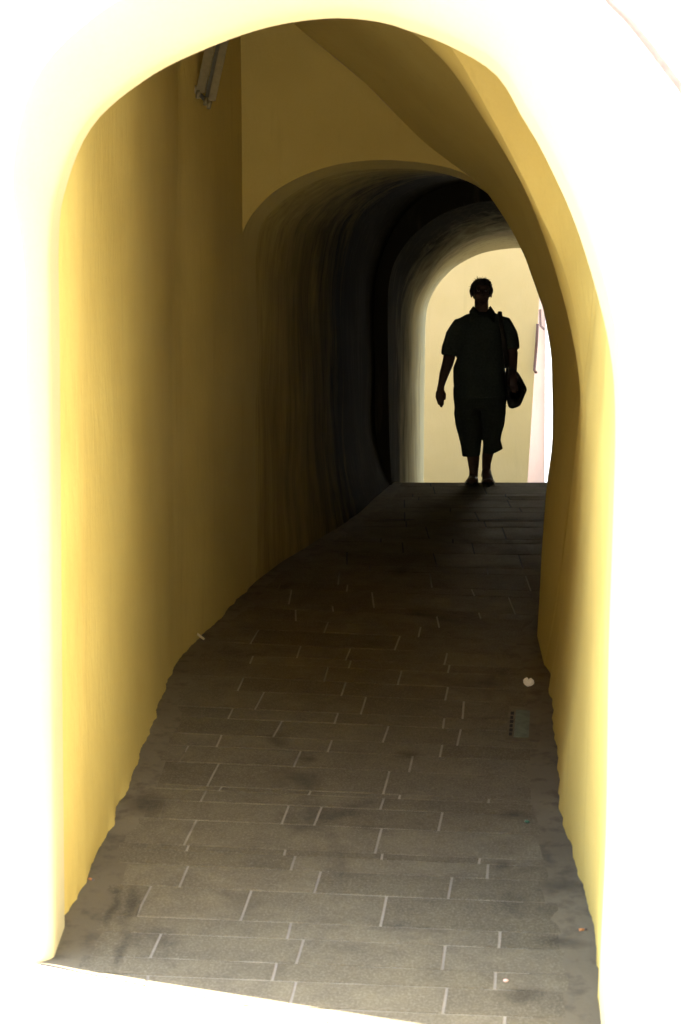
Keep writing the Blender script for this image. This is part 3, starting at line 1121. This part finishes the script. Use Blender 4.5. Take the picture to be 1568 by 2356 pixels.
def make_sandal(heel, toe, ball, hz, bz, tz, straps):
    heel, toe = Vector((heel[0], heel[1], 0)), Vector((toe[0], toe[1], 0))
    ax = (toe - heel).normalized()
    sd = Vector((ax.y, -ax.x, 0))
    L = (toe - heel).length
    prof = [(0, .014, hz), (.08, .032, hz), (.3, .035, hz * .75 + bz * .25), (.6, .042, bz), (.78, .048, bz), (.93, .040, tz), (1, .016, tz)]
    up, dn = [], []
    rings = []
    for t, w, z in prof:
        c = heel + ax * L * t
        rings.append([c + sd * w + Vector((0, 0, z)), c + sd * w + Vector((0, 0, z + .016)), c - sd * w + Vector((0, 0, z + .016)), c - sd * w + Vector((0, 0, z)), c + sd * w + Vector((0, 0, z))])
    J = Joined()
    J.add(loft(rings))
    so = J.build('sandal', M_LEATHER, None, False)
    so.parent = person
    for (t, w, hh, z) in straps:
        c = heel + ax * L * t
        pts = []
        for k in range(13):
            a = math.pi * k / 12
            pts.append(c + sd * w * math.cos(a) + Vector((0, 0, z + hh * math.sin(a))))
        tv = tube(pts, (.011, .0028), 8, True, ax)
        st = link_mesh('strap', tv[0], tv[1], M_STRAPL)
        st.parent = so
    return so


make_sandal((-.050, .062), (-.092, -.205), 0, .0, .0, .0, [(.62, .050, .048, .008), (.80, .051, .034, .008), (.25, .042, .078, .012)])
make_sandal((.058, .172), (.064, -.070), 0, .062, .0, .0, [(.62, .050, .050, .012), (.80, .051, .036, .008), (.25, .042, .085, .055)])

# --- shoulder bag (hangs from the shoulder, a thing of its own)
poly = [(905, 1010), (950, 1035), (1005, 1075), (1032, 1110), (1075, 1185), (1106, 1255), (1092, 1305), (1066, 1370), (1040, 1424), (1000, 1446), (955, 1456), (926, 1441), (910, 1392), (892, 1300), (884, 1200), (886, 1100)]
pc2 = Vector((sum(mx(a) for a, b in poly) / len(poly), 0, sum(mz(b) for a, b in poly) / len(poly)))
base = [Vector((mx(a), 0, mz(b))) for a, b in poly]
base = resample(base + [base[0]], 49)
lay = [(-.062, .55), (-.060, .80), (-.050, .93), (-.030, .99), (0, 1.0), (.030, .99), (.05, .93), (.06, .80), (.062, .55)]
rings = [[pc2 + (q - pc2) * sc + Vector((0, y, 0)) for q in base] for y, sc in lay]
v, f = loft(rings)
nb = len(base)
f.append(tuple(range(nb - 1)))
f.append(tuple((len(lay) - 1) * nb + k for k in range(nb - 2, -1, -1)))
for q in v:
    q.y += 0.010 * noise.noise(Vector((q.x * 14, 2, q.z * 14)))
bag = empty('shoulder_bag', pfoot, 'dark slouchy shoulder bag hanging at the hip of the walking person', 'bag')
bb = link_mesh('pouch', [q + Vector((0, -.055, 0)) for q in v], f, M_LEATHER)
bb.parent = bag
st_pts = [(mx(905), -.05, mz(1030)), (mx(893), -.10, mz(960)), (mx(868), -.165, mz(850)), (mx(850), -.158, mz(720)), (mx(836), -.135, mz(600)), (mx(832), -.085, mz(510)), (mx(834), -.02, mz(462)), (mx(838), .05, mz(468)),
          (mx(842), .115, mz(540)), (mx(850), .155, mz(680)), (mx(868), .165, mz(850)), (mx(893), .09, mz(960)), (mx(910), -.02, mz(1040))]
sv = tube(resample(st_pts, 60), (.017, .0035), 8, True, (1, 0, 0))
so_ = link_mesh('strap', sv[0], sv[1], M_LEATHER)
so_.parent = bag
fl = [(mx(905), -.125, mz(1015)), (mx(1000), -.125, mz(1080)), (mx(1012), -.13, mz(1150)), (mx(960), -.135, mz(1220)), (mx(900), -.13, mz(1160))]
J = Joined()
top_ = [Vector(q) for q in fl]
J.add((top_ + [q + Vector((0, .006, 0)) for q in top_], [(4, 3, 2, 1, 0), (5, 6, 7, 8, 9)] + [(k, (k + 1) % 5, 5 + (k + 1) % 5, 5 + k) for k in range(5)]))
fo = J.build('flap', M_LEATHER, None, False)
fo.parent = bag

# ------------------------------------------------------------------ small things
# crumpled paper on the right
M_PAPER = flat('paper', (0.80, 0.76, 0.66), 0.8, 0.2, 0, 0.06)
pp = PF(1216, 1580)
bm = bmesh.new()
bmesh.ops.create_icosphere(bm, subdivisions=4, radius=0.020)
for q in bm.verts:
    c = q.co
    a = math.atan2(c.z, c.x)
    notch = 0.55 * math.exp(-((a - 1.45) / 0.35) ** 2)
    q.co = c * (1.15 - notch + 0.55 * noise.noise(c * 38) + 0.25 * noise.noise(c * 90))
    q.co.x *= 1.15
    q.co.y *= 0.8
me = bpy.data.meshes.new('crumpled_paper')
bm.to_mesh(me)
bm.free()
me.materials.append(M_PAPER)
o = bpy.data.objects.new('crumpled_paper', me)
COL.objects.link(o)
zmin = min(q.co.z for q in me.vertices)
o.location = pp + Vector((0, 0, -zmin + 0.001))
tag(o, 'small crumpled white paper lying on the dark slabs near the right wall', 'litter')

# cigarette ends and a stub
M_FILTER = flat('filter_paper', (0.45, 0.20, 0.07), 0.8)
M_ASH = flat('ash_paper', (0.10, 0.09, 0.08), 0.9)
M_STUB = flat('pale_wood', (0.50, 0.42, 0.25), 0.8)


def butt(px, py, ang, label):
    p = PF(px, py)
    e = empty('cigarette_end', p, label, 'cigarette end')
    d = Vector((math.cos(ang), math.sin(ang), 0))
    for nm_, a, b, m_ in (('filter', -.014, .004, M_FILTER), ('tip', .0042, .013, M_ASH)):
        v_ = tube([d * a + Vector((0, 0, .005)), d * b + Vector((0, 0, .005))], .0042, 10)
        q = link_mesh(nm_, v_[0], v_[1], m_)
        q.parent = e
    return e


butt(211, 2026, -0.7, 'orange cigarette end beside the foot of the left wall')
butt(1342, 2142, 0.2, 'orange cigarette end beside the foot of the right wall')
ps = PF(459, 1470)
dv = Vector((.5, -.75, -.3)).normalized()
tv = tube([Vector((-.045, .02, .055)), Vector((-.01, -.02, .03)), Vector((.03, -.06, .006))], [.008, .007, .006], 8)
o = link_mesh('wood_peg', tv[0], tv[1], M_STUB)
o.location = ps
tag(o, 'small pale wooden peg leaning against the foot of the left wall', 'peg')
def pebble(px, py, r, mat, label, name):
    p = PF(px, py)
    v_, f_ = ellipsoid((0, 0, r * .5), r, r * .8, r * .55, 12, 8)
    v_ = [q * (1 + .25 * noise.noise(q * 60)) for q in v_]
    o = link_mesh(name, v_, f_, mat)
    o.location = p
    return tag(o, label, name)


pebble(1164, 2259, .009, flat('pink_stone', (0.65, 0.42, 0.33), 0.8), 'tiny pinkish pebble on the front slabs', 'pebble')
pebble(1213, 1893, .011, flat('green_glass', (0.05, 0.12, 0.07), 0.3), 'tiny green scrap on the slabs near the right wall', 'scrap')

# cover set in the paving on the right
M_COVER = flat('greenish_iron', (0.10, 0.115, 0.070), 0.6, 0.3, 0.2, 0.25, 25)
M_HOLE = flat('dark_slot', (0.016, 0.015, 0.012), 0.9)
c4 = [PF(1186, 1700), PF(1250, 1702), PF(1248, 1632), PF(1192, 1629)]
cc = sum(c4, Vector()) / 4
cov = empty('drain_cover', cc, 'greenish square drain cover with slots set in the paving near the right wall', 'cover')


def plate(name, px, lift, thick, mat, parent):
    q = [PF(*a) + Vector((0, 0, lift)) - cc for a in px]
    b_ = [v_ - Vector((0, 0, thick)) for v_ in q]
    o = link_mesh(name, q + b_, [(0, 1, 2, 3), (7, 6, 5, 4)] + [(k, 4 + k, 4 + (k + 1) % 4, (k + 1) % 4) for k in range(4)], mat, None, False)
    o.parent = parent
    return o


plate('frame', [(1163, 1706), (1243, 1708), (1243, 1630), (1172, 1626)], .0035, .02, M_CEMENT, cov)
plate('plate', [(1182, 1698), (1217, 1699), (1220, 1638), (1188, 1636)], .007, .008, M_COVER, cov)
for k in range(6):
    a, b = 1640 + k * 9.6, 1640 + k * 9.6 + 6.0
    t0, t1 = (a - 1636) / 62, (b - 1636) / 62
    xl_ = lambda t: 1175 - 5 * t
    plate('slot', [(xl_(t1) + 1, b), (xl_(t1) + 9 - k % 2, b), (xl_(t0) + 9 - k % 2, a), (xl_(t0) + 1, a)], .0058, .004, M_HOLE, cov)

# slatted metal fixture high on the left wall
M_GREY = flat('grey_metal', (0.20, 0.165, 0.085), 0.5, 0.4, 0.3)
fixY = 9.45
fx = xl(fixY)
p0 = P(486, 215, fixY)
fix = empty('slatted_fixture', p0, 'slatted grey metal fixture hung high on the shaded left wall', 'fixture')
down = (P(470, 235, fixY) - P(508, 60, fixY)).normalized()
M3 = Matrix((Vector((1, 0, 0)), Vector((0, 1, 0)), -down)).transposed()
Lz = 0.95


def bar(name, px, py, w, d, L, yoff=0.0, mat=M_GREY):
    a = P(px, py, fixY - 0.06 + yoff)
    c = a - down * L * 0.5
    J = Joined()
    J.box(c - p0, w, d, L, M3)
    o = J.build(name, mat, None, False)
    o.parent = fix
    return o


for (px, py, w) in ((455, 208, .016), (464, 214, .036), (488, 232, .040)):
    bar('slat', px, py, w, .02, Lz, 0.0)
bar('slat', 478, 224, .030, .016, Lz, .03, flat('dark_slat', (0.10, 0.09, 0.06), 0.7))
for (px, py) in ((450, 206), (457, 217), (474, 233), (482, 241)):
    a = P(px, py, fixY - 0.06)
    v_ = tube([a - p0 - down * .02, a - p0 + down * .022], .012, 10)
    o = link_mesh('peg', v_[0], v_[1], M_GREY)
    o.parent = fix
a, b = P(446, 206, fixY - .05), P(486, 240, fixY - .05)
v_ = tube([a - p0, b - p0], .012, 8)
o = link_mesh('crossbar', v_[0], v_[1], flat('dark_bar', (0.06, 0.05, 0.035), 0.7))
o.parent = fix

# thin cable on the front wall, upper right
cabpx = [(1370, -60), (1402, 0), (1440, 38), (1475, 80), (1512, 128), (1545, 172), (1575, 212), (1640, 310), (1690, 420)]
cab = [PP(x, y, 0.0) + N * 0.012 for x, y in cabpx]
v_ = tube(resample(cab, 60), .011, 8)
o = link_mesh('cable', v_[0], v_[1], flat('faded_red_cable', (0.20, 0.135, 0.11), 0.7))
tag(o, 'thin reddish cable curving down the white front wall, upper right of the arch', 'cable')

# drainpipe on the corner of the cream house, bracket on the pink wall
M_PIPE = flat('brown_pipe', (0.10, 0.06, 0.045), 0.6)
v_ = tube([P(1237.5, 745, YC - 0.05), P(1235, 790, YC - 0.05), P(1230, 852, YC - 0.05), P(1234, 857, YC - 0.09)], .014, 10)
o = link_mesh('drainpipe', v_[0], v_[1], M_PIPE)
tag(o, 'thin brown drainpipe on the corner of the cream house', 'pipe')
v_ = tube([P(1243, 712, 25.8), P(1244, 750, 25.8), P(1252, 757, 25.6)], .018, 8)
o = link_mesh('wall_bracket', v_[0], v_[1], M_PIPE)
tag(o, 'thin bent metal bracket on the pink wall', 'bracket')
